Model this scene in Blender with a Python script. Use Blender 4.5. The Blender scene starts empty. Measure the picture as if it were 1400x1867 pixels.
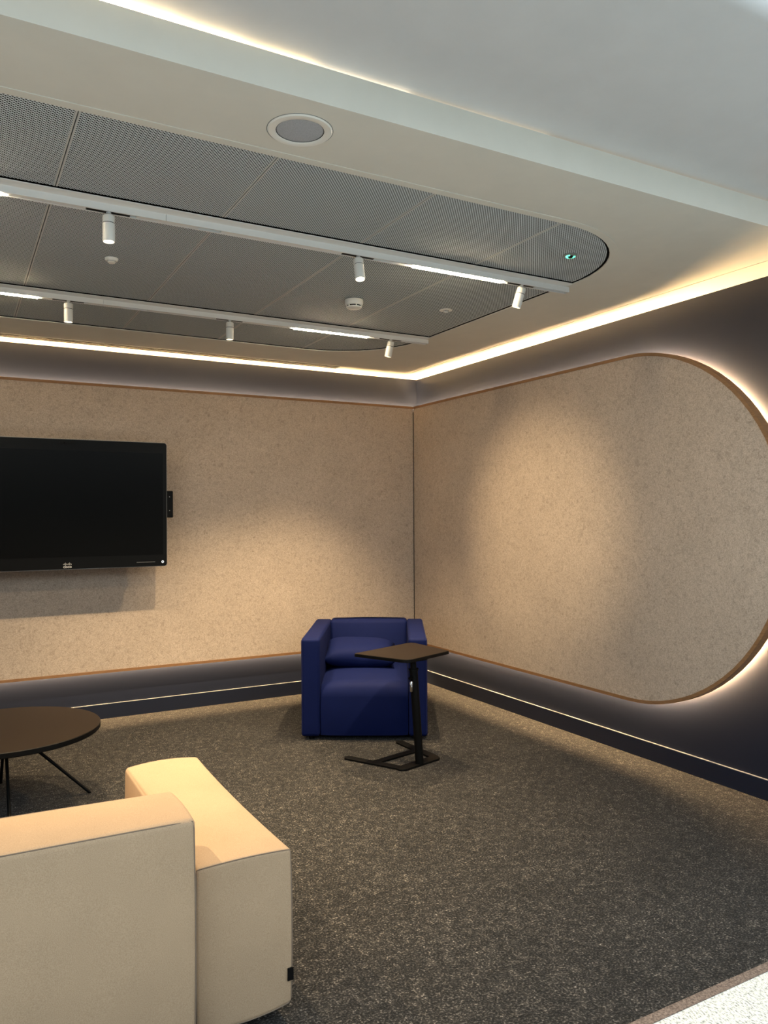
import bpy, bmesh, math, random
from mathutils import Vector, Matrix
random.seed(7)
S = bpy.context.scene
C = S.collection

# ------------------------------------------------------------------ camera
cam_d = bpy.data.cameras.new('camera'); cam = bpy.data.objects.new('camera', cam_d); C.objects.link(cam)
cam_d.sensor_fit = 'HORIZONTAL'; cam_d.sensor_width = 36.0; cam_d.lens = 36.0 * 1417.6 / 1400.0
cam_d.clip_start = 0.05; cam_d.clip_end = 200
YAW, PITCH, ROLL = math.radians(29.02), math.radians(0.248), math.radians(-0.3056)
fw = Vector((math.sin(YAW) * math.cos(PITCH), math.cos(YAW) * math.cos(PITCH), math.sin(PITCH)))
rt = Vector((math.cos(YAW), -math.sin(YAW), 0)); up = rt.cross(fw)
r2 = rt * math.cos(ROLL) + up * math.sin(ROLL); u2 = -rt * math.sin(ROLL) + up * math.cos(ROLL)
M = Matrix((r2, u2, -fw)).transposed().to_4x4(); M.translation = Vector((-3.832, -6.27, 1.55))
cam.matrix_world = M
S.camera = cam

# ------------------------------------------------------------------ world, exposure
W = bpy.data.worlds.new('world'); S.world = W; W.use_nodes = True
bgn = W.node_tree.nodes['Background']; bgn.inputs[0].default_value = (0.80, 0.93, 1.0, 1); bgn.inputs[1].default_value = 2.3
S.view_settings.view_transform = 'Standard'; S.view_settings.look = 'None'
S.view_settings.exposure = 0.22; S.view_settings.gamma = 1.0; S.view_settings.use_curve_mapping = False
S.cycles.max_bounces = 5; S.cycles.diffuse_bounces = 4; S.cycles.glossy_bounces = 2; S.cycles.sample_clamp_indirect = 6
S.cycles.adaptive_threshold = 0.04
S.cycles.use_light_tree = False

SPOT_C = (1.0, 0.75, 0.44)
LED_C = (1.0, 0.80, 0.52)
P_SPOT = 230.0          # watts of a track spot
P_BAR = 165.0           # radiance of a linear LED bar
P_STRIP = 300.0         # radiance of the LED tape behind the felt panels

# ------------------------------------------------------------------ helpers
def bm_new(): return bmesh.new()

def box(bm, x0, x1, y0, y1, z0, z1, mi=0):
    v = [bm.verts.new(p) for p in ((x0,y0,z0),(x1,y0,z0),(x1,y1,z0),(x0,y1,z0),(x0,y0,z1),(x1,y0,z1),(x1,y1,z1),(x0,y1,z1))]
    for f in ((3,2,1,0),(4,5,6,7),(0,1,5,4),(1,2,6,5),(2,3,7,6),(3,0,4,7)):
        fc = bm.faces.new([v[i] for i in f]); fc.material_index = mi
    return v

def prism(bm, pts, fn, d0, d1, mi=0):
    """polygon pts (2d) extruded from d0 to d1; fn(a,b,d)->xyz"""
    A = [bm.verts.new(fn(a, b, d0)) for a, b in pts]; B = [bm.verts.new(fn(a, b, d1)) for a, b in pts]
    n = len(pts)
    fs = [bm.faces.new(A[::-1]), bm.faces.new(B)]
    for i in range(n):
        fs.append(bm.faces.new((A[i], A[(i+1) % n], B[(i+1) % n], B[i])))
    for f in fs: f.material_index = mi
    return fs

def lathe(bm, prof, seg=32, M=None, mi=0):
    rings = []
    for r, z in prof:
        if r < 1e-6: rings.append([bm.verts.new((0, 0, z))])
        else: rings.append([bm.verts.new((r*math.cos(2*math.pi*i/seg), r*math.sin(2*math.pi*i/seg), z)) for i in range(seg)])
    fs = []
    for a, b in zip(rings, rings[1:]):
        if len(a) == 1 and len(b) == 1: continue
        for i in range(seg):
            j = (i+1) % seg
            if len(a) == 1: fs.append(bm.faces.new((a[0], b[j], b[i])))
            elif len(b) == 1: fs.append(bm.faces.new((a[i], a[j], b[0])))
            else: fs.append(bm.faces.new((a[i], a[j], b[j], b[i])))
    for f in fs: f.material_index = mi
    if M is not None:
        bmesh.ops.transform(bm, matrix=M, verts=[v for rg in rings for v in rg])

def tube(bm, pts, r, seg=8, closed=False, mi=0):
    pts = [Vector(p) for p in pts]; n = len(pts); rings = []
    prev = None
    for i, p in enumerate(pts):
        if closed: t = (pts[(i+1) % n] - pts[i-1]).normalized()
        else: t = (pts[min(i+1, n-1)] - pts[max(i-1, 0)]).normalized()
        if prev is None:
            a = Vector((0, 0, 1)) if abs(t.z) < .9 else Vector((1, 0, 0)); nrm = t.cross(a).normalized()
        else: nrm = (prev - t * prev.dot(t)).normalized()
        prev = nrm; bn = t.cross(nrm)
        rr = r[i] if isinstance(r, (list, tuple)) else r
        rings.append([bm.verts.new(p + nrm*rr*math.cos(2*math.pi*k/seg) + bn*rr*math.sin(2*math.pi*k/seg)) for k in range(seg)])
    m = n if closed else n-1
    for i in range(m):
        a, b = rings[i], rings[(i+1) % n]
        for k in range(seg):
            f = bm.faces.new((a[k], a[(k+1) % seg], b[(k+1) % seg], b[k])); f.material_index = mi
    if not closed:
        bm.faces.new(rings[0][::-1]).material_index = mi; bm.faces.new(rings[-1]).material_index = mi

def obj(name, bm, mats, parent=None, smooth=False, bevel=0, kind=None, label=None, loc=None):
    bmesh.ops.recalc_face_normals(bm, faces=bm.faces[:])
    me = bpy.data.meshes.new(name); bm.to_mesh(me); bm.free()
    for m in (mats if isinstance(mats, (list, tuple)) else [mats]): me.materials.append(m)
    o = bpy.data.objects.new(name, me); C.objects.link(o)
    if smooth:
        for p in me.polygons: p.use_smooth = True
        if smooth != 'all':
            me.set_sharp_from_angle(angle=math.radians(40))
    if bevel:
        b = o.modifiers.new('bevel', 'BEVEL'); b.width = bevel; b.segments = 2; b.limit_method = 'ANGLE'; b.angle_limit = math.radians(50)
    if parent: o.parent = parent
    if loc: o.location = loc
    if kind: o['kind'] = kind
    if label: o['label'] = label
    return o

def thing(name, label, cat, loc=(0,0,0), rotz=0, group=None):
    o = bpy.data.objects.new(name, None); C.objects.link(o); o.empty_display_size = .1
    o.location = loc; o.rotation_euler = (0, 0, rotz)
    o['label'] = label; o['category'] = cat
    if group: o['group'] = group
    return o

def tag(o, label, cat, group=None):
    o['label'] = label; o['category'] = cat
    if group: o['group'] = group
    return o

# ------------------------------------------------------------------ materials
def mat(name, col=(.8,.8,.8), rough=.6, metal=0, spec=.5, sheen=0, emit=None, estr=0):
    m = bpy.data.materials.new(name); m.use_nodes = True
    b = m.node_tree.nodes['Principled BSDF']
    b.inputs['Base Color'].default_value = (*col, 1); b.inputs['Roughness'].default_value = rough
    b.inputs['Metallic'].default_value = metal; b.inputs['Specular IOR Level'].default_value = spec
    if sheen:
        b.inputs['Sheen Weight'].default_value = sheen; b.inputs['Sheen Roughness'].default_value = .4
    if emit:
        b.inputs['Emission Color'].default_value = (*emit, 1); b.inputs['Emission Strength'].default_value = estr
    return m

def N(m, t, **kw):
    n = m.node_tree.nodes.new(t)
    for k, v in kw.items():
        if k in n.bl_rna.properties.keys(): setattr(n, k, v)
    return n
def L(m, a, b): m.node_tree.links.new(a, b)
def P(m): return m.node_tree.nodes['Principled BSDF']

def noise(m, scale, detail=3, rough=.6, vec=None, distort=0):
    n = N(m, 'ShaderNodeTexNoise'); n.inputs['Scale'].default_value = scale; n.inputs['Detail'].default_value = detail
    n.inputs['Roughness'].default_value = rough; n.inputs['Distortion'].default_value = distort
    if vec is not None: L(m, vec, n.inputs['Vector'])
    return n
def ramp(m, fac, stops):
    r = N(m, 'ShaderNodeValToRGB'); e = r.color_ramp.elements
    while len(e) < len(stops): e.new(.5)
    for el, (p, c) in zip(e, stops): el.position = p; el.color = (*c, 1)
    L(m, fac, r.inputs[0]); return r
def mixc(m, fac, a, b, mode='MIX'):
    x = N(m, 'ShaderNodeMix'); x.data_type = 'RGBA'; x.blend_type = mode
    for s, v in ((x.inputs[0], fac), (x.inputs[6], a), (x.inputs[7], b)):
        if hasattr(v, 'is_output'): L(m, v, s)
        elif isinstance(v, tuple): s.default_value = (*v, 1)
        else: s.default_value = v
    return x.outputs[2]
def bump(m, h, strength, dist):
    b = N(m, 'ShaderNodeBump'); b.inputs['Strength'].default_value = strength; b.inputs['Distance'].default_value = dist
    L(m, h, b.inputs['Height']); L(m, b.outputs[0], P(m).inputs['Normal'])
def coords(m, kind='Object'):
    t = N(m, 'ShaderNodeTexCoord'); return t.outputs[kind]
def math_(m, op, a, b=None):
    n = N(m, 'ShaderNodeMath'); n.operation = op
    for i, v in enumerate((a, b)):
        if v is None: continue
        if hasattr(v, 'is_output'): L(m, v, n.inputs[i])
        else: n.inputs[i].default_value = v
    return n.outputs[0]

# plaster
def plaster(name, col):
    m = mat(name, col, .75, spec=.25); v = coords(m)
    n = noise(m, 6, 4, vec=v); r = ramp(m, n.outputs[0], [(.3, tuple(c*.97 for c in col)), (.7, tuple(min(1, c*1.02) for c in col))])
    L(m, r.outputs[0], P(m).inputs['Base Color']); n2 = noise(m, 350, 2, vec=v); bump(m, n2.outputs[0], .05, .001)
    return m
M_CEIL = plaster('ceiling_plaster', (.70, .675, .60))
M_SOFF = plaster('soffit_plaster', (.60, .595, .59))
M_NAVY = mat('navy_paint', (.0092, .0128, .027), .45, spec=.35)
_n = noise(M_NAVY, 260, 2, vec=coords(M_NAVY)); bump(M_NAVY, _n.outputs[0], .06, .001)
M_GREYWALL = plaster('grey_wall', (.12, .12, .12))

# felt
M_FELT = mat('felt', rough=.95, spec=.1)
_v = coords(M_FELT)
_a = noise(M_FELT, 38, 6, .75, _v, 1.2); _b = noise(M_FELT, 170, 3, .6, _v); _c = noise(M_FELT, 4, 2, .5, _v)
_ra = ramp(M_FELT, _a.outputs[0], [(.30, (.35, .275, .215)), (.46, (.50, .405, .325)), (.68, (.585, .48, .39))])
_rb = ramp(M_FELT, _b.outputs[0], [(.30, (.74, .73, .72)), (.62, (1.08, 1.08, 1.08))])
_rc = ramp(M_FELT, _c.outputs[0], [(.3, (.95, .95, .95)), (.7, (1.03, 1.03, 1.03))])
L(M_FELT, mixc(M_FELT, 1.0, mixc(M_FELT, 1.0, _ra.outputs[0], _rb.outputs[0], 'MULTIPLY'), _rc.outputs[0], 'MULTIPLY'), P(M_FELT).inputs['Base Color'])
bump(M_FELT, _b.outputs[0], .25, .002)

# wood
M_WOOD = mat('oak_trim', rough=.5, spec=.3)
_v = coords(M_WOOD); _mp = N(M_WOOD, 'ShaderNodeMapping'); _mp.inputs['Scale'].default_value = (3, 3, 60); L(M_WOOD, _v, _mp.inputs[0])
_n = noise(M_WOOD, 4, 4, .6, _mp.outputs[0], 1.0)
_r = ramp(M_WOOD, _n.outputs[0], [(.25, (.20, .10, .045)), (.75, (.34, .185, .085))])
L(M_WOOD, _r.outputs[0], P(M_WOOD).inputs['Base Color'])

# dark carpet
M_CARPET = mat('dark_carpet', rough=.9, spec=.18, sheen=.05)
_v = coords(M_CARPET)
_f = noise(M_CARPET, 130, 3, .7, _v); _g = noise(M_CARPET, 30, 4, .65, _v, .8); _h = noise(M_CARPET, 3.0, 3, .5, _v)
_rf = ramp(M_CARPET, _f.outputs[0], [(.40, (.010, .0095, .009)), (.54, (.034, .032, .030)), (.70, (.26, .242, .225))])
_rg = ramp(M_CARPET, _g.outputs[0], [(.38, (.45, .45, .45)), (.52, (.85, .85, .85)), (.66, (1.9, 1.85, 1.8))])
_rh = ramp(M_CARPET, _h.outputs[0], [(.3, (.66, .655, .65)), (.7, (.90, .895, .89))])
L(M_CARPET, mixc(M_CARPET, 1.0, mixc(M_CARPET, 1.0, _rf.outputs[0], _rg.outputs[0], 'MULTIPLY'), _rh.outputs[0], 'MULTIPLY'), P(M_CARPET).inputs['Base Color'])
bump(M_CARPET, _f.outputs[0], .9, .006)
M_CARPET2 = mat('pale_carpet', rough=.95, spec=.1)
_v = coords(M_CARPET2); _mp = N(M_CARPET2, 'ShaderNodeMapping'); _mp.inputs['Scale'].default_value = (1, .45, 1); L(M_CARPET2, _v, _mp.inputs[0])
_f = noise(M_CARPET2, 170, 3, .7, _mp.outputs[0]); _r = ramp(M_CARPET2, _f.outputs[0], [(.36, (.22, .24, .23)), (.5, (.70, .72, .69)), (.7, (.82, .84, .81))])
L(M_CARPET2, _r.outputs[0], P(M_CARPET2).inputs['Base Color']); bump(M_CARPET2, _f.outputs[0], .8, .005)
M_EDGE = mat('carpet_binding', rough=.9, spec=.1)
_f = noise(M_EDGE, 140, 3, .7, coords(M_EDGE)); _r = ramp(M_EDGE, _f.outputs[0], [(.35, (.09, .07, .06)), (.65, (.24, .19, .165))])
L(M_EDGE, _r.outputs[0], P(M_EDGE).inputs['Base Color'])

# perforated metal: staggered diamond holes, the unlit void above painted in as dark colour
M_PERF = mat('perforated_metal', rough=.8, spec=.15)
_s = N(M_PERF, 'ShaderNodeSeparateXYZ'); L(M_PERF, coords(M_PERF), _s.inputs[0])
def _dia(off):
    u = math_(M_PERF, 'FRACT', math_(M_PERF, 'ADD', math_(M_PERF, 'MULTIPLY', _s.outputs[0], 1/.0125), 1000+off))
    w = math_(M_PERF, 'FRACT', math_(M_PERF, 'ADD', math_(M_PERF, 'MULTIPLY', _s.outputs[1], 1/.0150), 1000+off))
    a = math_(M_PERF, 'ABSOLUTE', math_(M_PERF, 'SUBTRACT', u, .5)); b = math_(M_PERF, 'ABSOLUTE', math_(M_PERF, 'SUBTRACT', w, .5))
    return math_(M_PERF, 'ADD', a, b)
_hole = math_(M_PERF, 'LESS_THAN', math_(M_PERF, 'MINIMUM', _dia(0), _dia(.5)), .335)
L(M_PERF, mixc(M_PERF, _hole, (.66, .72, .74), (.022, .023, .024)), P(M_PERF).inputs['Base Color'])
M_PEDGE = mat('panel_edge_metal', (.52, .52, .50), .5)

M_WHITE = mat('white_metal', (.78, .77, .74), .4)
M_WHITE2 = mat('warm_white_plastic', (.80, .78, .72), .35)
M_ALU = mat('pale_metal', (.17, .18, .20), .5, metal=.0)
M_BLACK = mat('black_gap', (.008, .008, .008), .8, spec=.1)
M_BLACKM = mat('black_powder_coat', (.0025, .0025, .0025), .5, spec=.14)
M_SPK = mat('speaker_mesh_grey', (.30, .31, .33), .7)
_w = N(M_SPK, 'ShaderNodeTexVoronoi'); _w.inputs['Scale'].default_value = 450; L(M_SPK, coords(M_SPK), _w.inputs['Vector'])
_r = ramp(M_SPK, _w.outputs[0], [(.2, (.28, .29, .31)), (.5, (.42, .435, .46))]); L(M_SPK, _r.outputs[0], P(M_SPK).inputs['Base Color'])
M_BAR = mat('led_diffuser', (.9, .9, .9), .5, emit=LED_C, estr=P_BAR)
M_STRIP = mat('led_tape', (.9, .9, .9), .5, emit=(1.0, .66, .32), estr=P_STRIP)
M_LENS = mat('lamp_lens', (.9, .9, .9), .4, emit=(1.0, .86, .62), estr=6.0)
M_GREEN = mat('green_indicator', (.1, .5, .35), .4, emit=(.15, 1.0, .62), estr=1.6)
M_GREYP = mat('grey_plastic', (.22, .23, .22), .5)

def fabric(name, c0, c1, scale=420, rough=.85, sheen=.0, bstr=.25):
    m = mat(name, rough=rough, spec=.12, sheen=sheen); v = coords(m)
    a = noise(m, scale, 2, .6, v); b = noise(m, 5, 3, .5, v)
    r = ramp(m, a.outputs[0], [(.32, c0), (.68, c1)]); r2 = ramp(m, b.outputs[0], [(.3, (.96, .96, .96)), (.7, (1.04, 1.04, 1.04))])
    L(m, mixc(m, 1.0, r.outputs[0], r2.outputs[0], 'MULTIPLY'), P(m).inputs['Base Color']); bump(m, a.outputs[0], bstr, .001)
    return m
M_CREAM = fabric('cream_wool', (.315, .220, .140), (.40, .287, .188))
M_SEAM = mat('cream_seam', (.17, .125, .09), .9)
M_BLUE = fabric('blue_wool', (.0013, .0048, .040), (.0030, .0082, .063), 600, .75)
M_BLUESEAM = mat('blue_seam', (.008, .012, .075), .9)
M_TOP = mat('dark_laminate', (.011, .0065, .004), .42, spec=.20)
M_CHROME = mat('chrome', (.75, .75, .75), .2, metal=1)
M_SCREEN = mat('black_glass', (.003, .003, .003), .25, spec=.10)
M_BEZEL = mat('black_bezel', (.004, .004, .004), .35, spec=.12)
M_SILVER = mat('silver_rim', (.30, .28, .26), .35, metal=.6)
M_LOGO = mat('logo_grey', (.42, .42, .42), .4)
M_RING = mat('button_ring', (.7, .75, .8), .4, emit=(.75, .85, 1.0), estr=.6)

# ------------------------------------------------------------------ room shell
ZC = 2.83; XL_ = -6.9
bm = bm_new(); box(bm, XL_, .10, -4.555, .10, -.05, 0); obj('floor', bm, M_CARPET, kind='structure')
bm = bm_new(); box(bm, XL_, .10, -4.590, -4.555, -.05, .002); obj('trim_1', bm, M_EDGE, kind='structure')
bm = bm_new(); box(bm, -9, 4, -9.3, -4.590, -.05, 0); obj('floor_corridor', bm, M_CARPET2, kind='structure')
bm = bm_new(); box(bm, XL_, .11, .015, .11, 0, ZC); obj('wall_back', bm, M_NAVY, kind='structure')
bm = bm_new(); box(bm, .015, .11, -4.58, .015, 0, ZC); obj('wall_right', bm, M_NAVY, kind='structure')
bm = bm_new(); box(bm, XL_-.1, XL_, -4.58, .11, 0, ZC); obj('wall_left', bm, M_NAVY, kind='structure')
bm = bm_new(); box(bm, -9, 4, -9.4, -9.3, 0, 3.0); obj('wall_rear', bm, M_GREYWALL, kind='structure')
bm = bm_new(); box(bm, XL_, .015, 0, .015, 0, .110); obj('baseboard_back', bm, M_NAVY, kind='structure')
bm = bm_new(); box(bm, XL_, .015, 0, .015, .110, .1128); obj('top_trim', bm, M_ALU, parent=bpy.data.objects['baseboard_back'], label='slim pale metal strip')
bm = bm_new(); box(bm, 0, .015, -4.58, 0, 0, .110); obj('baseboard_right', bm, M_NAVY, kind='structure')
bm = bm_new(); box(bm, 0, .015, -4.58, 0, .110, .1128); obj('top_trim', bm, M_ALU, parent=bpy.data.objects['baseboard_right'], label='slim pale metal strip')
# soffit above the opening, ends at the bright void
bm = bm_new()
prof = [(-3.95, 2.943), (-3.95, 2.957), (-4.86, 2.957)] + [(-4.86-.05*math.sin(a), 3.007-.05*math.cos(a)) for a in (math.pi*k/12 for k in range(1, 7))] + [(-4.91, 3.3), (.11, 3.3), (.11, 2.943)]
prism(bm, prof, lambda a, b, d: (d, a, b), -9, 4)
obj('ceiling_corridor', bm, M_SOFF, smooth=True, kind='structure')

# ceiling slab with the round-ended opening
OX0, OX1, OY0, OY1, OR = -6.3, -.82, -3.67, -.76, .65
def oval(off=0, n=14):
    x0, x1, y0, y1, r = OX0-off, OX1+off, OY0-off, OY1+off, OR+off
    pts = []
    for cx, cy, a0 in ((x1-r, y0+r, -90), (x1-r, y1-r, 0), (x0+r, y1-r, 90), (x0+r, y0+r, 180)):
        for k in range(n+1):
            a = math.radians(a0 + 90*k/n); pts.append((cx+r*math.cos(a), cy+r*math.sin(a)))
    return pts
def plate_with_hole(bm, outer, inner, z0, z1):
    for z in (z0, z1):
        es = []
        for loop in (outer, inner):
            vs = [bm.verts.new((x, y, z)) for x, y in loop]
            es += [bm.edges.new((vs[i], vs[(i+1) % len(vs)])) for i in range(len(vs))]
        bmesh.ops.triangle_fill(bm, edges=es, use_beauty=True)
    for loop in (outer, inner):
        A = [bm.verts.new((x, y, z0)) for x, y in loop]; B = [bm.verts.new((x, y, z1)) for x, y in loop]
        for i in range(len(loop)):
            j = (i+1) % len(loop); bm.faces.new((A[i], A[j], B[j], B[i]))
    bmesh.ops.remove_doubles(bm, verts=bm.verts[:], dist=1e-5)
bm = bm_new()
plate_with_hole(bm, [(XL_, -4.075), (.11, -4.075), (.11, .11), (XL_, .11)], oval(0), ZC, 2.943)
ceiling = obj('ceiling', bm, M_CEIL, kind='structure')
# slim ring around the opening
bm = bm_new(); plate_with_hole(bm, oval(.040), oval(.002), ZC-.0025, ZC+.001); obj('trim_2', bm, M_CEIL, kind='structure')
# black strip inside the opening, the gap's shade put into its colour
bm = bm_new(); plate_with_hole(bm, oval(-.0005), oval(-.004), ZC+.003, 2.945); obj('shadow_gap', bm, M_BLACK, parent=ceiling)
bm = bm_new(); prism(bm, oval(-.004), lambda a, b, d: (a, b, d), 2.925, 2.94); obj('void_lining', bm, M_BLACK, parent=ceiling)
# fine access-line bead along the right wall
bm = bm_new(); box(bm, -.224, -.221, -4.05, -.30, ZC-.0025, ZC+.001); obj('trim_3', bm, M_CEIL, kind='structure')

# perforated panels
TY = (-2.945, -1.470)                                  # the two track axes
rows = [(OY0+.012, TY[0]-.075), (TY[0]+.075, TY[1]-.075), (TY[1]+.075, OY1-.012)]
xs = [-6.14, -5.475, -4.81, -4.145, -3.48, -2.81, -2.143, -1.483, OX1-.012]
ins = oval(-.012, 24)
def inside_clip(poly, f):                              # Sutherland-Hodgman with signed distance f>=0 kept
    out = []
    for i in range(len(poly)):
        a, b = poly[i-1], poly[i]; fa, fb = f(a), f(b)
        if fa >= 0 and fb < 0 or fa < 0 and fb >= 0:
            t = fa/(fa-fb); out.append((a[0]+(b[0]-a[0])*t, a[1]+(b[1]-a[1])*t))
        if fb >= 0: out.append(b)
    return out
def clip_rect(poly, x0, x1, y0, y1):
    for f in (lambda p: p[0]-x0, lambda p: x1-p[0], lambda p: p[1]-y0, lambda p: y1-p[1]):
        poly = inside_clip(poly, f)
        if not poly: return poly
    return poly
ZP = ZC + .006
for r_i, (y0, y1) in enumerate(rows):
    for x0, x1 in zip(xs, xs[1:]):
        g = .0018
        p = clip_rect(ins, x0+g, x1-g, y0, y1)
        if len(p) < 3: continue
        bm = bm_new()
        inner = clip_rect(ins, x0+g+.006, x1-g-.006, y0, y1)
        prism(bm, inner, lambda a, b, d: (a, b, d), ZP, ZP+.002)
        for q in (clip_rect(ins, x0+g, x0+g+.006, y0, y1), clip_rect(ins, x1-g-.006, x1-g, y0, y1)):
            if len(q) > 2: prism(bm, q, lambda a, b, d: (a, b, d), ZP-.001, ZP+.012, 1)
        obj('mesh_panel', bm, [M_PERF, M_PEDGE], parent=ceiling)

# ------------------------------------------------------------------ felt wall panels with LED tape behind
PF, PB = -.085, -.027                                  # front and back planes
ZB, ZT = .366, 2.558; ZM = (ZB+ZT)/2; PR = (ZT-ZB)/2
def outline(off, s_in, s_c, n=40, both=False):
    r = PR+off
    right = [(s_c + r*math.sin(math.pi*k/n), ZM + r*math.cos(math.pi*k/n)) for k in range(n+1)]
    return [(s_in, ZM+r)] + right + [(s_in, ZM-r)]
def panel(name, label, fn, s_c):
    t = thing(name, label, 'wall panel', fn(s_c*.5, ZB, .015))
    base = Vector(t.location); F = lambda a, b, d: tuple(Vector(fn(a, b, d)) - base)
    s0 = -PF + .0008
    bm = bm_new(); prism(bm, outline(-.020, s0, s_c), F, PF+.004, PB); obj('felt', bm, M_FELT, t)
    # wood frame: band between two outlines
    bm = bm_new(); A = outline(0, s0, s_c); B = outline(-.020, s0, s_c); rows_ = []
    for a, b in zip(A, B):
        rows_.append([bm.verts.new(F(*a, PF)), bm.verts.new(F(*a, PB)), bm.verts.new(F(*b, PB)), bm.verts.new(F(*b, PF))])
    for r0, r1 in zip(rows_, rows_[1:]):
        for k in range(4): bm.faces.new((r0[k], r0[(k+1) % 4], r1[(k+1) % 4], r1[k]))
    bm.faces.new(rows_[0]); bm.faces.new(rows_[-1][::-1])
    obj('wood_frame', bm, M_WOOD, t, smooth=True)
    # LED tape fixed to the back of the panel near its edge
    bm = bm_new()
    A = outline(-.026, .030, s_c, 60); B = outline(-.036, .030, s_c, 60)
    rows_ = [[bm.verts.new(F(*a, -.002)), bm.verts.new(F(*a, -.016)), bm.verts.new(F(*b, -.016)), bm.verts.new(F(*b, -.002))] for a, b in zip(A, B)]
    for r0, r1 in zip(rows_, rows_[1:]):
        for k in range(4): bm.faces.new((r0[k], r0[(k+1) % 4], r1[(k+1) % 4], r1[k])).material_index = 0 if k == 0 else 1
    bm.faces.new(rows_[0]).material_index = 1; bm.faces.new(rows_[-1][::-1]).material_index = 1
    obj('led_tape', bm, [M_STRIP, M_WHITE], t, label='glowing warm LED tape hidden behind the panel edge')
    # battens that hold the panel off the wall
    for s in (.6, s_c*.5, s_c):
        bm = bm_new(); prism(bm, [(s-.03, ZB+.2), (s+.03, ZB+.2), (s+.03, ZT-.2), (s-.03, ZT-.2)], F, PB, .015)
        obj('batten', bm, M_BLACKM, t)
    return t
panel('felt_panel', 'beige felt wall panel with oak edge and rounded glowing end, on right wall', lambda s, z, d: (d, -s, z), 2.70)
panel('felt_panel', 'beige felt wall panel with oak edge behind the wall-mounted screen', lambda s, z, d: (-s, d, z), 5.0)

# ------------------------------------------------------------------ slot diffuser, ceiling fittings
t = thing('air_diffuser', 'long dark three-slot air diffuser in the ceiling above the screen wall', 'air vent', (-3.5, -.213, ZC))
bm = bm_new(); box(bm, -2.65, 2.62, -.056, .056, -.0015, .004); obj('frame', bm, M_CEIL, t)
for k in range(3):
    y = -.034 + .034*k
    bm = bm_new(); box(bm, -2.64, 2.58, y-.0115, y+.0115, -.0025, .002); obj('slot', bm, M_BLACK, t)

t = thing('ceiling_speaker', 'round recessed speaker with grey mesh and white rim in the plaster ceiling', 'speaker', (-2.820, -3.885, ZC))
bm = bm_new(); lathe(bm, [(.080, -.003), (.084, -.006), (.104, -.005), (.108, -.001), (.108, .002), (.080, .002), (.080, -.003)], 64); obj('rim', bm, M_WHITE2, t, smooth=True)
bm = bm_new(); lathe(bm, [(.108, -.0008), (.1105, -.0008), (.1105, .002), (.108, .002)], 64); obj('shadow_ring', bm, M_GREYP, t)
bm = bm_new(); lathe(bm, [(0, -.004), (.05, -.0035), (.0775, -.001), (.0775, .002)], 64); obj('grille', bm, M_SPK, t, smooth=True)
bm = bm_new(); lathe(bm, [(.0775, -.0015), (.080, -.0015), (.080, .002)], 64); obj('gap_ring', bm, M_BLACK, t)

# big smoke detector
t = thing('smoke_detector', 'large white smoke detector with dark side slots on the mesh ceiling', 'smoke detector', (-1.745, -2.155, ZP))
bm = bm_new(); lathe(bm, [(.030, 0), (.052, 0), (.052, -.008), (.030, -.008)], 40); obj('mount', bm, M_GREYP, t, smooth=True)
bm = bm_new(); lathe(bm, [(0, -.008), (.054, -.008), (.056, -.012), (.055, -.028), (.050, -.038), (.047, -.040), (0, -.040)], 40); obj('housing', bm, M_WHITE2, t, smooth=True)
bm = bm_new(); lathe(bm, [(0, -.040), (.041, -.040), (.041, -.048), (0, -.048)], 40); obj('chamber_slot', bm, M_BLACK, t, smooth=True)
for k in range(6):
    a = 2*math.pi*(k+.35)/6; bm = bm_new(); box(bm, .038, .0465, -.0025, .0025, -.0485, -.0395)
    bmesh.ops.rotate(bm, cent=(0, 0, 0), matrix=Matrix.Rotation(a, 3, 'Z'), verts=bm.verts[:])
    obj('rib', bm, M_WHITE2, t)
bm = bm_new(); lathe(bm, [(0, -.048), (.046, -.048), (.045, -.053), (.039, -.057), (0, -.058)], 40); obj('cap', bm, M_WHITE2, t, smooth=True)
# low detector near the left
t = thing('smoke_detector', 'low flat white detector on the mesh ceiling left of the near track', 'smoke detector', (-3.137, -2.235, ZP))
bm = bm_new(); lathe(bm, [(0, 0), (.032, 0), (.031, -.008), (.026, -.013), (0, -.013)], 36); obj('mount', bm, M_WHITE2, t, smooth=True)
bm = bm_new(); lathe(bm, [(0, -.013), (.019, -.013), (.019, -.020), (.014, -.024), (0, -.024)], 36); obj('sensor_cap', bm, M_WHITE2, t, smooth=True)
bm = bm_new(); lathe(bm, [(.0192, -.0145), (.0196, -.0145), (.0196, -.0165), (.0192, -.0165)], 36); obj('groove', bm, M_GREYP, t)
# presence sensor with green ring
t = thing('presence_sensor', 'small round sensor with a green glowing ring in the mesh ceiling', 'sensor', (-1.150, -3.355, ZP))
bm = bm_new(); lathe(bm, [(0, 0), (.036, 0), (.036, -.003), (.030, -.006), (0, -.006)], 40); obj('flange', bm, M_GREYP, t, smooth=True)
bm = bm_new()
tube(bm, [(.020*math.cos(a), .020*math.sin(a), -.007) for a in [math.radians(-40+260*k/30) for k in range(31)]], .0045, 8); obj('light_ring', bm, M_GREEN, t, smooth=True)
bm = bm_new(); lathe(bm, [(0, -.006), (.013, -.006), (.010, -.014), (0, -.017)], 30); obj('lens', bm, M_BLACKM, t, smooth=True)
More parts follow.
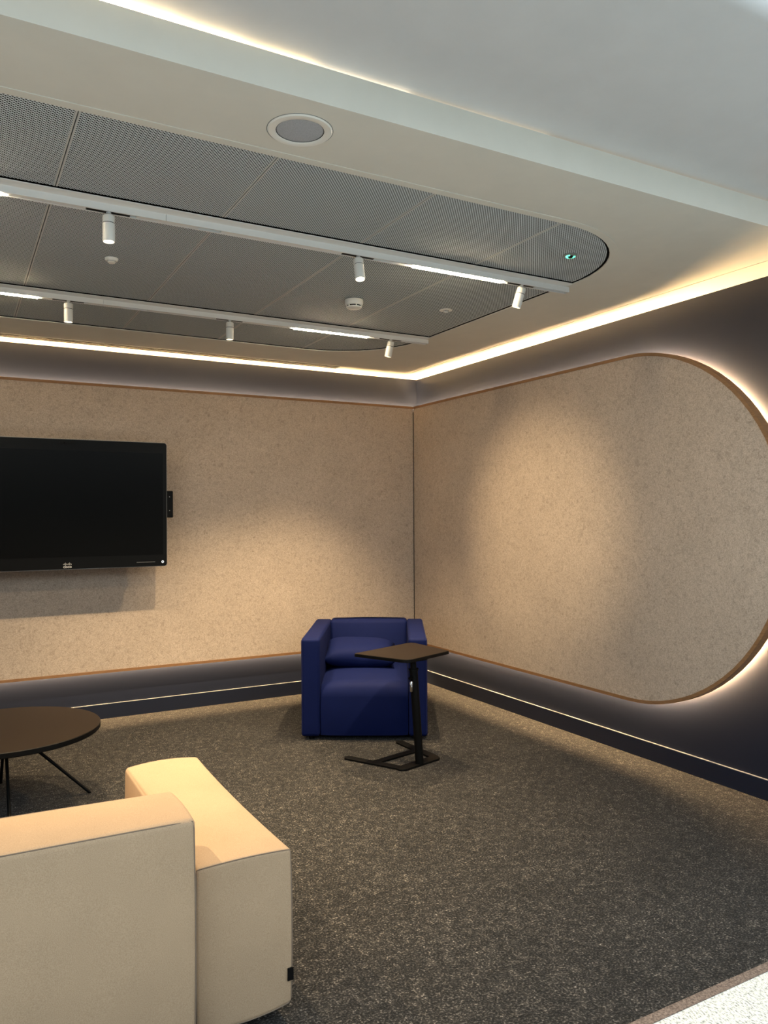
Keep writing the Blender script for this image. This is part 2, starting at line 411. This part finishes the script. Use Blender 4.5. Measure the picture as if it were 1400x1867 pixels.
# sprinkler
t = thing('sprinkler', 'small pale sprinkler rosette in the mesh ceiling near the room corner', 'sprinkler', (-1.123, -2.202, ZP))
bm = bm_new(); lathe(bm, [(0, 0), (.040, 0), (.039, -.004), (.020, -.006), (0, -.006)], 40); obj('rosette', bm, M_WHITE2, t, smooth=True)
bm = bm_new(); lathe(bm, [(0, -.006), (.018, -.006), (.018, -.0075), (0, -.0075)], 24); obj('recess', bm, M_GREYP, t)
bm = bm_new(); box(bm, -.003, .003, -.016, .016, -.016, -.0075); box(bm, -.016, .016, -.003, .003, -.0158, -.0077); obj('deflector', bm, M_WHITE2, t)

# ------------------------------------------------------------------ lighting tracks
XT0, XT1 = -6.0, -.803
ZB_T = ZC - .034                                       # track underside
def profile_x(bm, poly, x0, x1):
    prism(bm, poly, lambda a, b, d: (d, a, b), x0, x1)
def make_track(y, label, joints, covers, adapters):
    t = thing('lighting_track', label, 'light track', (XT1, y, ZB_T))
    bm = bm_new(); profile_x(bm, [(-.074, .0305), (-.074, .0335), (-.020, .0360), (.020, .0360), (.074, .0335), (.074, .0305), (.060, .0285), (-.060, .0285)], XT0-XT1, -.022)
    obj('flange', bm, M_WHITE, t)
    cuts = [XT0] + joints + [XT1]
    for a, b in zip(cuts, cuts[1:]):
        bm = bm_new()
        profile_x(bm, [(-.0215, 0), (-.0215, .0285), (.0215, .0285), (.0215, 0), (.013, 0), (.013, .022), (-.013, .022), (-.013, 0)], a-XT1+.0008, b-XT1-.0008)
        obj('channel', bm, M_WHITE, t)
    bm = bm_new(); box(bm, -.004, .0, -.0213, .0213, .0002, .0283); obj('end_cap', bm, M_WHITE, t)
    bm = bm_new(); box(bm, XT0-XT1, -.006, -.0128, .0128, .016, .0218); obj('conductor', bm, M_BLACK, t)
    for a, b in covers:
        bm = bm_new(); box(bm, a-XT1, b-XT1, -.0115, .0095, .001, .010); obj('slot_cover', bm, M_WHITE, t)
    for x in adapters:
        bm = bm_new(); box(bm, x-.085-XT1, x+.085-XT1, -.0122, .0122, .0012, .015); obj('adapter', bm, M_BLACKM, t)
    return t
near_sp = [-4.40, -3.270, -2.122, -1.125]; far_sp = [-4.40, -3.244, -2.285, -1.106]
make_track(TY[0], 'near white ceiling track carrying spots and glowing LED bars', [-4.8, -3.041],
           [(-3.64, -3.36), (-3.16, -2.90), (-2.80, -2.21), (-5.9, -4.55)], near_sp)
make_track(TY[1], 'far white ceiling track carrying spots and glowing LED bars', [-4.8, -3.055],
           [(-3.40, -3.33), (-3.14, -2.95), (-2.80, -2.38), (-2.18, -1.87), (-5.9, -4.55)], far_sp)

def led_bar(x0, x1, y, label):
    t = thing('led_bar', label, 'light bar', ((x0+x1)/2, y, ZB_T), group='LED bars in the ceiling tracks')
    h = (x1-x0)/2
    bm = bm_new(); box(bm, -h, h, -.0115, .0115, .004, .014); obj('housing', bm, M_WHITE, t)
    bm = bm_new(); box(bm, -h+.002, h-.002, -.0125, .0125, -.0045, .004); obj('diffuser', bm, M_BAR, t, bevel=.002)
led_bar(-1.815, -1.254, TY[0], 'glowing LED bar at the right end of the near track')
led_bar(-4.22, -3.662, TY[0], 'glowing LED bar at the far left of the near track')
led_bar(-1.850, -1.292, TY[1], 'glowing LED bar at the right end of the far track')
led_bar(-3.96, -3.403, TY[1], 'glowing LED bar at the left of the far track')

def spot(x, y, aim, label, power=1.0, cone=80, blend=1.0):
    t = thing('track_spot', label, 'spotlight', (x, y, ZB_T), group='white cylinder spots on the ceiling tracks')
    bm = bm_new(); lathe(bm, [(0, .004), (.010, .004), (.010, -.003), (.0055, -.005), (.0045, -.020), (0, -.020)], 20); obj('stem', bm, M_WHITE, t, smooth=True)
    piv = Vector((0, 0, -.016)); d = Vector(aim) - (Vector((x, y, ZB_T)) + piv); d.normalize()
    R_ = d.to_track_quat('-Z', 'Y').to_matrix().to_4x4(); R_.translation = piv
    bm = bm_new(); lathe(bm, [(0, .004), (.020, .004), (.0235, .001), (.0245, -.003), (.0245, -.0275), (0, -.0275)], 32, R_); obj('head', bm, M_WHITE2, t, smooth=True)
    bm = bm_new(); lathe(bm, [(0, -.0275), (.0232, -.0275), (.0232, -.0305), (0, -.0305)], 32, R_); obj('joint_ring', bm, M_BLACK, t, smooth=True)
    bm = bm_new(); lathe(bm, [(0, -.0305), (.0245, -.0305), (.0245, -.103), (.0235, -.105), (.0215, -.105), (.0200, -.098), (0, -.098)], 32, R_); obj('barrel', bm, M_WHITE2, t, smooth=True)
    bm = bm_new(); lathe(bm, [(0, -.0985), (.0195, -.0985), (.0185, -.1000), (.012, -.1022), (0, -.103)], 32, R_); obj('lens', bm, M_LENS, t, smooth=True)
    ld = bpy.data.lights.new('spot_lamp', 'SPOT'); ld.energy = P_SPOT*power; ld.color = SPOT_C; ld.spot_size = math.radians(cone); ld.spot_blend = blend; ld.shadow_soft_size = .018
    lo = bpy.data.objects.new('lamp', ld); C.objects.link(lo); lo.parent = t
    R2 = R_.copy(); R2.translation = piv + d*.112; lo.matrix_local = R2
spot(near_sp[1], TY[0], (-3.27, -3.02, 0), 'leftmost cylinder spot on the near track, pointing straight down')
spot(near_sp[2], TY[0], (-2.20, -3.55, .5), 'cylinder spot mid near track, tilted to show its bright lens')
spot(near_sp[3], TY[0], (-1.55, -2.35, .4), 'tilted cylinder spot at the right end of the near track')
spot(far_sp[1], TY[1], (-3.24, -1.38, 0), 'leftmost cylinder spot on the far track, pointing straight down', 1.1, 95)
spot(far_sp[2], TY[1], (-2.28, -1.38, 0), 'middle cylinder spot on the far track, pointing straight down', .85, 105)
spot(far_sp[3], TY[1], (-1.42, -1.05, .5), 'tilted cylinder spot at the right end of the far track', 1.4, 90)
spot(near_sp[0], TY[0], (-3.6, -3.3, .5), 'cylinder spot beyond the left end of the near track view')
spot(far_sp[0], TY[1], (-.07, -1.85, 1.45), 'cylinder spot beyond the left end of the far track view', 2.0, 27, 1.0)

# warm LED strip lying in the gap on top of the fascia, washing the soffit
t = thing('led_strip', 'warm LED strip hidden in the gap on top of the ceiling fascia', 'light strip', (-4.44, -4.040, 2.943))
X0 = -4.44
bm = bm_new(); box(bm, -5.48-X0, .05-X0, .0, .012, .0, .012); obj('profile', bm, M_WHITE, t)
for x0, x1, e in ((-5.48, -3.44, 270), (-3.44, -3.26, 100), (-3.26, -3.08, 42), (-3.08, -2.85, 15), (-2.85, -2.5, 5), (-2.5, -1.9, 2.0), (-1.9, .05, 1.2)):  # strength steps down per segment, added to fade the glow rightwards
    bm = bm_new(); box(bm, x0-X0+.001, x1-X0-.001, -.004, .0, .002, .011)
    obj('diffuser', bm, mat('led_cove', (.9, .9, .9), .5, emit=(1.0, .74, .42) if e > 10 else (1.0, .88, .70), estr=e), t)

# ------------------------------------------------------------------ soft furniture shapes
def spacing(h, r, n_in=10, n_r=4):
    i = max(h-r, 1e-4)/h
    a = [-1 + (1-i)*k/n_r for k in range(n_r)]
    m = [-i + 2*i*k/n_in for k in range(n_in+1)]
    return a + m + [-v for v in reversed(a)]
class Block:
    """upholstered block: rounded box with puffed faces and pulled-in seams"""
    def __init__(s, c, h, r=.015, bulge=(.01,.01,.01), pinch=.006, shear=0, extra=None):
        s.c, s.h, s.r, s.b, s.p, s.extra = Vector(c), Vector(h), r, bulge, (pinch if isinstance(pinch, tuple) else (pinch,)*3), extra
    def pos(s, P_):
        q = Vector([P_[i]*s.h[i] for i in range(3)]); inn = Vector([max(s.h[i]-s.r, 0) for i in range(3)])
        c = Vector([max(-inn[i], min(inn[i], q[i])) for i in range(3)]); d = q-c
        if d.length > 1e-9: q = c + d.normalized()*s.r if sum(abs(v) > 1e-9 for v in d) > 1 else q
        u = [max(-1, min(1, P_[i])) for i in range(3)]
        for i in range(3):
            j, k = (i+1) % 3, (i+2) % 3
            A, B = 1-u[j]**2, 1-u[k]**2
            q[i] += u[i]*(s.b[i]*A*B - (s.p[j]*A*u[k]**6 + s.p[k]*B*u[j]**6))
        q = q + s.c
        return s.extra(q, u) if s.extra else q
    def mesh(s, bm):
        sp = [spacing(s.h[i], s.r) for i in range(3)]; cache = {}
        def V(p):
            k = tuple(round(x, 5) for x in p)
            if k not in cache: cache[k] = bm.verts.new(s.pos(p))
            return cache[k]
        for ax in range(3):
            j, k = (ax+1) % 3, (ax+2) % 3
            for sg in (-1, 1):
                for a0, a1 in zip(sp[j], sp[j][1:]):
                    for b0, b1 in zip(sp[k], sp[k][1:]):
                        qs = []
                        for a, b in ((a0,b0),(a1,b0),(a1,b1),(a0,b1)):
                            p = [0,0,0]; p[ax] = sg; p[j] = a; p[k] = b; qs.append(V(p))
                        try: bm.faces.new(qs)
                        except ValueError: pass
    def seam_loop(s, bm, ax, sg, r=.0020, out=.0006):
        j, k = (ax+1) % 3, (ax+2) % 3; pts = []
        n = 24
        seq = [(-1+2*i/n, -1) for i in range(n)] + [(1, -1+2*i/n) for i in range(n)] + [(1-2*i/n, 1) for i in range(n)] + [(-1, 1-2*i/n) for i in range(n)]
        for a, b in seq:
            p = [0,0,0]; p[ax] = sg; p[j] = a; p[k] = b
            q = s.pos(p); pts.append(q + (q-s.c).normalized()*out)
        tube(bm, pts, r, 6, closed=True)
def block(name, parent, m, *a, seams=(), seam_mat=None, label=None, **k):
    b = Block(*a, **k); bm = bm_new(); b.mesh(bm); o = obj(name, bm, m, parent, smooth='all', label=label)
    if seams:
        for ax, sg in seams:
            bm = bm_new(); b.seam_loop(bm, ax, sg); obj('seam', bm, seam_mat, o, smooth='all')
    return o, b

# ------------------------------------------------------------------ cream sofa
SX, SY = -4.15, -4.03
t = thing('sofa', 'cream wool modular sofa seen from behind, low block arm on its right', 'sofa', (SX, SY, 0))
def wl(x0, x1, y0, y1, z0, z1): return ((x0+x1)/2-SX, (y0+y1)/2-SY, (z0+z1)/2), ((x1-x0)/2, (y1-y0)/2, (z1-z0)/2)
SEAM2 = ((1, -1), (1, 1))
block('arm', t, M_CREAM, *wl(-3.222, -2.922, -4.035, -2.985, .055, .528), r=.014, bulge=(.012, .010, .016), pinch=(-.010, .007, -.003), seams=SEAM2, seam_mat=M_SEAM)
block('backrest', t, M_CREAM, *wl(-5.06, -3.236, -4.098, -3.83, .055, .700), r=.020, bulge=(.006, .010, .016), pinch=(-.010, -.004, -.003), seams=SEAM2, seam_mat=M_SEAM)
block('arm', t, M_CREAM, *wl(-5.38, -5.075, -4.035, -2.985, .055, .528), r=.014, bulge=(.012, .010, .016), pinch=(-.010, .007, -.003), seams=SEAM2, seam_mat=M_SEAM)
block('seat', t, M_CREAM, *wl(-5.06, -3.236, -3.81, -2.99, .055, .400), r=.03, bulge=(.004, .010, .020), pinch=.006, seams=((2, 1),), seam_mat=M_SEAM)
bm = bm_new(); box(bm, -5.32-SX, -2.99-SX, -4.0-SY, -3.03-SY, .035, .060); obj('base_frame', bm, M_BLACK, t)
for x in (-5.22, -3.10):
    for y in (-3.93, -3.10):
        bm = bm_new(); lathe(bm, [(0, 0), (.022, 0), (.022, .035), (0, .035)], 20, Matrix.Translation((x-SX, y-SY, 0))); obj('foot', bm, M_BLACKM, t, smooth=True)
bm = bm_new(); box(bm, -2.940-SX, -2.921-SX, -4.041-SY, -4.037-SY, .128, .166); obj('brand_tag', bm, M_BLACKM, t, label='tiny dark fabric tag sewn into the arm seam')

# ------------------------------------------------------------------ blue armchair
t = thing('armchair', 'dark royal blue cube armchair in the felt-lined corner', 'armchair', (-1.357, -1.5135, 0), math.radians(-30))
CW, CD, AW, AH = .4365, 1.04, .131, .702
for sg in (-1, 1):
    o, b = block('arm', t, M_BLUE, (sg*(CW-AW/2), CD/2, (AH+.025)/2), (AW/2, CD/2, (AH-.025)/2), r=.022, bulge=(.003, .004, .006), pinch=.001,
                 seams=((0, sg),), seam_mat=M_BLUESEAM)
def lean(q, u):                                        # backrest leans back towards its top
    f = (q.z-.40)/.30
    if u[1] < 0: q.y += .07*max(f, 0)
    return q
block('backrest', t, M_BLUE, (0, CD-.12, .36), (CW-AW+.006, .115, .355), r=.030, bulge=(.0, .022, .008), pinch=.002, extra=lean)
# seat with a rolled front edge
bm = bm_new()
prof = [(.02, .027), (.000, .035), (-.008, .12), (-.010, .22), (-.004, .30)]
for k in range(1, 9):
    a = math.radians(90*k/8); prof.append((.096-.100*math.cos(a), .300+.095*math.sin(a)))
prof += [(.25, .408), (.42, .415), (.60, .412), (.82, .400), (.82, .027)]
hw = CW-AW-.003; nx = 18; cols = []
for i in range(nx+1):
    u = -1+2*i/nx; e = 1-abs(u)**8; x = hw*u
    col = []
    for y, z in prof:
        drop = (1-e)*.022
        zz = z - drop*(1 if z > .2 else .0) + (.010*(1-u*u) if z > .35 else 0)
        yy = y + (drop if y < .1 else 0) - (.008*(1-u*u) if y < .05 and z > .1 else 0)
        col.append(bm.verts.new((x, yy, zz)))
    cols.append(col)
for a, b in zip(cols, cols[1:]):
    for k in range(len(prof)): bm.faces.new((a[k], a[(k+1) % len(prof)], b[(k+1) % len(prof)], b[k]))
bm.faces.new(cols[0]); bm.faces.new(cols[-1][::-1])
obj('seat', bm, M_BLUE, t, smooth=True)
for sx in (-1, 1):
    for y in (.06, CD-.06):
        bm = bm_new(); lathe(bm, [(0, 0), (.02, 0), (.02, .026), (0, .026)], 16, Matrix.Translation((sx*.37, y, 0))); obj('foot', bm, M_BLACKM, t, smooth=True)
# loose cushion on the seat
arm_m = Matrix.Translation((-1.357, -1.5135, 0)) @ Matrix.Rotation(math.radians(-30), 4, 'Z')
bm = bm_new(); n = 26; hw_, hd_, th = .265, .19, .084; g = {}
for i in range(n+1):
    for j in range(n+1):
        u, v = -1+2*i/n, -1+2*j/n
        pin = .035
        x = hw_*u*(1-pin*(1-v*v)*abs(u)**3*1.3); y = hd_*v*(1-pin*1.6*(1-u*u)*abs(v)**3)
        e = max(0, (1-u**4)*(1-v**4))**.55
        w = .010*math.exp(-((u-.08-.25*(v+1))**2)*60)*max(0, -v)*(1-u*u)*1.6
        for sgn in (1, -1):
            if e == 0 and sgn == -1: g[i, j, -1] = g[i, j, 1]; continue
            g[i, j, sgn] = bm.verts.new((x, y, sgn*th*e - (w if sgn == 1 else 0)))
for i in range(n):
    for j in range(n):
        for sgn in (1, -1):
            q = [g[i, j, sgn], g[i+1, j, sgn], g[i+1, j+1, sgn], g[i, j+1, sgn]]
            try: bm.faces.new(q)
            except ValueError: pass
cu = obj('cushion', bm, M_BLUE, None, smooth='all')
cu.matrix_world = arm_m @ Matrix.Translation((-.055, .555, .512)) @ Matrix.Rotation(math.radians(12), 4, 'X') @ Matrix.Rotation(math.radians(2), 4, 'Y')
tag(cu, 'blue loose lumbar cushion lying on the armchair seat', 'cushion')

# ------------------------------------------------------------------ laptop side table
TX, TYY = -1.3036, -2.1506
t = thing('side_table', 'black height-adjustable laptop side table standing before the armchair', 'table', (TX, TYY, 0))
def bar2(bm, a, b, w, z0, z1, rnd=True):
    a, b = Vector(a), Vector(b); d = (b-a).normalized(); nn = Vector((-d.y, d.x)); pts = []
    h = w/2
    if rnd:
        a0 = math.atan2(d.y, d.x)
        pts += [tuple(b + Vector((math.cos(a0-math.pi/2+math.pi*k/8), math.sin(a0-math.pi/2+math.pi*k/8)))*h) for k in range(9)]
        pts += [tuple(a + Vector((math.cos(a0+math.pi/2+math.pi*k/8), math.sin(a0+math.pi/2+math.pi*k/8)))*h) for k in range(9)]
    else: pts = [tuple(p) for p in (a-nn*h, b-nn*h, b+nn*h, a+nn*h)]
    prism(bm, [(p[0]-TX, p[1]-TYY) for p in pts], lambda x, y, d_: (x, y, d_), z0, z1)
bm = bm_new()
bar2(bm, (-1.632, -1.822), (-1.437, -2.170), .056, 0, .0120); bar2(bm, (-1.437, -2.170), (-1.165, -2.100), .074, 0, .0124)
bar2(bm, (-1.176, -1.690), (-1.150, -2.080), .058, 0, .0118); bar2(bm, (-1.500, -1.975), (-1.190, -1.905), .050, 0, .0114)
obj('base', bm, M_BLACKM, t, bevel=.0015)
cb, ct = Vector((0, 0, .012)), Vector((-.042, .005, .658))
lerp = lambda f: tuple(cb + (ct-cb)*f)
bm = bm_new(); tube(bm, [lerp(0), lerp(.90)], .026, 28); obj('column', bm, M_BLACKM, t, smooth=True)
bm = bm_new(); tube(bm, [lerp(.89), lerp(1.0)], .019, 28); obj('inner_tube', bm, M_BLACKM, t, smooth=True)
bm = bm_new(); tube(bm, [lerp(.895), lerp(.912)], .031, 28); obj('collar', bm, M_BLACKM, t, smooth=True)
bm = bm_new(); p = Vector(lerp(.83)); tube(bm, [p + Vector((-.020, -.010, 0)), p + Vector((-.045, -.022, 0))], .010, 14); obj('clamp_knob', bm, M_BLACKM, t, smooth=True)
bm = bm_new(); p = Vector(lerp(.75)) + Vector((-.033, -.016, 0)); tube(bm, [p + Vector((0, 0, -.034)), p + Vector((0, 0, -.028)), p + Vector((0, 0, .028)), p + Vector((0, 0, .034))], [.005, .010, .010, .005], 14); obj('lever', bm, M_CHROME, t, smooth=True, label='small shiny adjustment lever')
def rounded_poly(pts, r, n=6):
    out = []
    for i, p in enumerate(pts):
        p = Vector(p); a = (Vector(pts[i-1])-p).normalized(); b = (Vector(pts[(i+1) % len(pts)])-p).normalized(); rr = r[i]
        for k in range(n+1):
            f = k/n; q = p + a*rr*(1-f)**2 + b*rr*f**2; out.append((q.x, q.y))
    return out
top = rounded_poly([(-1.627, -1.888), (-1.448, -2.262), (-1.050, -2.115), (-1.085, -1.700)], [.02, .06, .02, .05])
bm = bm_new(); prism(bm, [(x-TX, y-TYY) for x, y in top], lambda x, y, d_: (x, y, d_), .661, .6795); o = obj('table_top', bm, M_BLACKM, t, bevel=.0015)  # body made black, putting the shade of the unlit edge into its colour
top2 = rounded_poly([(-1.624, -1.8885), (-1.447, -2.259), (-1.053, -2.113), (-1.087, -1.703)], [.02, .06, .02, .05])
bm = bm_new(); prism(bm, [(x-TX, y-TYY) for x, y in top2], lambda x, y, d_: (x, y, d_), .6795, .681); obj('laminate', bm, M_TOP, o, label='dark brown laminate surface')
bm = bm_new(); box(bm, -.11, .03, -.05, .06, .655, .661); obj('mounting_plate', bm, M_BLACKM, t)

# ------------------------------------------------------------------ round coffee table
t = thing('coffee_table', 'round dark coffee table on thin black rod legs under the screen', 'table', (-3.590, -1.636, 0))
bm = bm_new(); lathe(bm, [(0, .4185), (.480, .4185), (.482, .4165), (.482, .394), (.478, .390), (0, .390)], 96); o = obj('table_top', bm, M_BLACKM, t, smooth=True)
bm = bm_new(); lathe(bm, [(0, .420), (.479, .420), (.480, .4185), (0, .4185)], 96); obj('laminate', bm, M_TOP, o, smooth=True, label='dark brown laminate surface')
for k in range(4):
    a = math.radians(90*k); d = Vector((math.cos(a), math.sin(a), 0))
    bm = bm_new(); tube(bm, [d*.05 + Vector((0, 0, .390)), d*.425 + Vector((0, 0, .006))], .0085, 12); obj('leg', bm, M_BLACKM, t, smooth=True)
    bm = bm_new(); lathe(bm, [(0, 0), (.010, 0), (.010, .008), (0, .008)], 14, Matrix.Translation(d*.425)); obj('foot', bm, M_BLACKM, t, smooth=True)
bm = bm_new(); lathe(bm, [(0, .390), (.09, .390), (.09, .384), (0, .384)], 32); obj('hub', bm, M_BLACKM, t, smooth=True)

# ------------------------------------------------------------------ wall-mounted conference screen
BX, BZ, HW, HH, YF = -3.120, 1.641, .702, .464, -.350
t = thing('conference_screen', 'large black video conference screen mounted on the felt wall', 'screen', (BX, YF, BZ))
def rrect(hw, hh, r, n=6):
    return [(sx*(hw-r)+r*math.cos(math.radians(a0+90*k/n)), sz*(hh-r)+r*math.sin(math.radians(a0+90*k/n)))
            for sx, sz, a0 in ((1, 1, 0), (-1, 1, 90), (-1, -1, 180), (1, -1, 270)) for k in range(n+1)]
XZ = lambda a, b, d: (a, d, b)
bm = bm_new(); prism(bm, rrect(HW-.003, HH-.003, .020), XZ, .0, .012); obj('bezel', bm, M_BEZEL, t)
bm = bm_new(); prism(bm, rrect(HW, HH, .022), XZ, .004, .030); obj('rim', bm, M_SILVER, t, label='thin silver rim')
bm = bm_new(); prism(bm, rrect(HW-.03, HH-.03, .03), XZ, .030, .080); obj('rear_housing', bm, M_BLACKM, t)
bm = bm_new(); box(bm, -HW+.031, HW-.031, -.0012, .002, 1.265-BZ, 2.024-BZ); obj('display', bm, M_SCREEN, t)
bm = bm_new(); prism(bm, rrect(.053, .013, .012), lambda a, b, d: (a, d, b+2.077-BZ), -.0025, .002); cb_ = obj('camera_bar', bm, M_BLACKM, t)
bm = bm_new(); lathe(bm, [(0, 0), (.006, 0), (.006, .002), (0, .002)], 20, Matrix.Translation((-.018, -.0025, 2.077-BZ)) @ Matrix.Rotation(math.radians(90), 4, 'X')); obj('lens', bm, M_SCREEN, cb_)
bm = bm_new(); lathe(bm, [(.0050, 0), (.0090, 0), (.0090, .0015), (.0050, .0015), (.0050, 0)], 28, Matrix.Translation((.668, 0, 1.211-BZ)) @ Matrix.Rotation(math.radians(90), 4, 'X')); obj('home_button', bm, M_RING, t, label='small white ring button')
bm = bm_new(); box(bm, .478, .612, -.0012, .001, 1.2105-BZ, 1.2135-BZ); obj('speaker_line', bm, M_SILVER, t)
# emblem: row of bars over the word
bm = bm_new()
for k, (lo, hi) in enumerate([(0, .006), (0, .010), (-.003, .015), (0, .010), (0, .006), (0, .010), (-.003, .015), (0, .010), (0, .006)]):
    x = (k-4)*.0066; box(bm, x-.0014, x+.0014, -.0014, .001, 1.211-BZ+lo, 1.211-BZ+hi)
lg = obj('logo_bars', bm, M_LOGO, t)
fc = bpy.data.curves.new('logo_text', 'FONT'); fc.body = 'cisco'; fc.size = .028; fc.align_x = 'CENTER'; fc.extrude = .0007; fc.offset = .0006
fo = bpy.data.objects.new('logo_text_tmp', fc); C.objects.link(fo); bpy.context.view_layer.update()
me = bpy.data.meshes.new_from_object(fo.evaluated_get(bpy.context.evaluated_depsgraph_get())); bpy.data.objects.remove(fo); bpy.data.curves.remove(fc)
me.name = 'logo_text'; me.materials.clear(); me.materials.append(M_LOGO)
lt = bpy.data.objects.new('logo_text', me); C.objects.link(lt); lt.parent = t
lt.matrix_local = Matrix.Translation((0, -.0008, 1.188-BZ)) @ Matrix.Rotation(math.radians(90), 4, 'X')
# mount back to the wall
bm = bm_new(); box(bm, -.30, .30, .080, .2635, -.22, .22); obj('wall_mount', bm, M_BLACKM, t)
# small device at the side
t = thing('side_module', 'slim black module peeking out behind the right edge of the screen', 'device', (-2.405, -.25, 1.541))
bm = bm_new(); box(bm, -.035, .058, 0, .030, 0, .206); o = obj('housing', bm, M_BLACKM, t, bevel=.006)
for z in (.055, .160):
    bm = bm_new(); lathe(bm, [(0, 0), (.003, 0), (.003, .0015), (0, .0015)], 14, Matrix.Translation((.030, 0, z)) @ Matrix.Rotation(math.radians(90), 4, 'X')); obj('screw', bm, M_LOGO, t)
bm = bm_new(); box(bm, -.03, -.005, .02, .163, .06, .14); obj('bracket', bm, M_BLACKM, t)
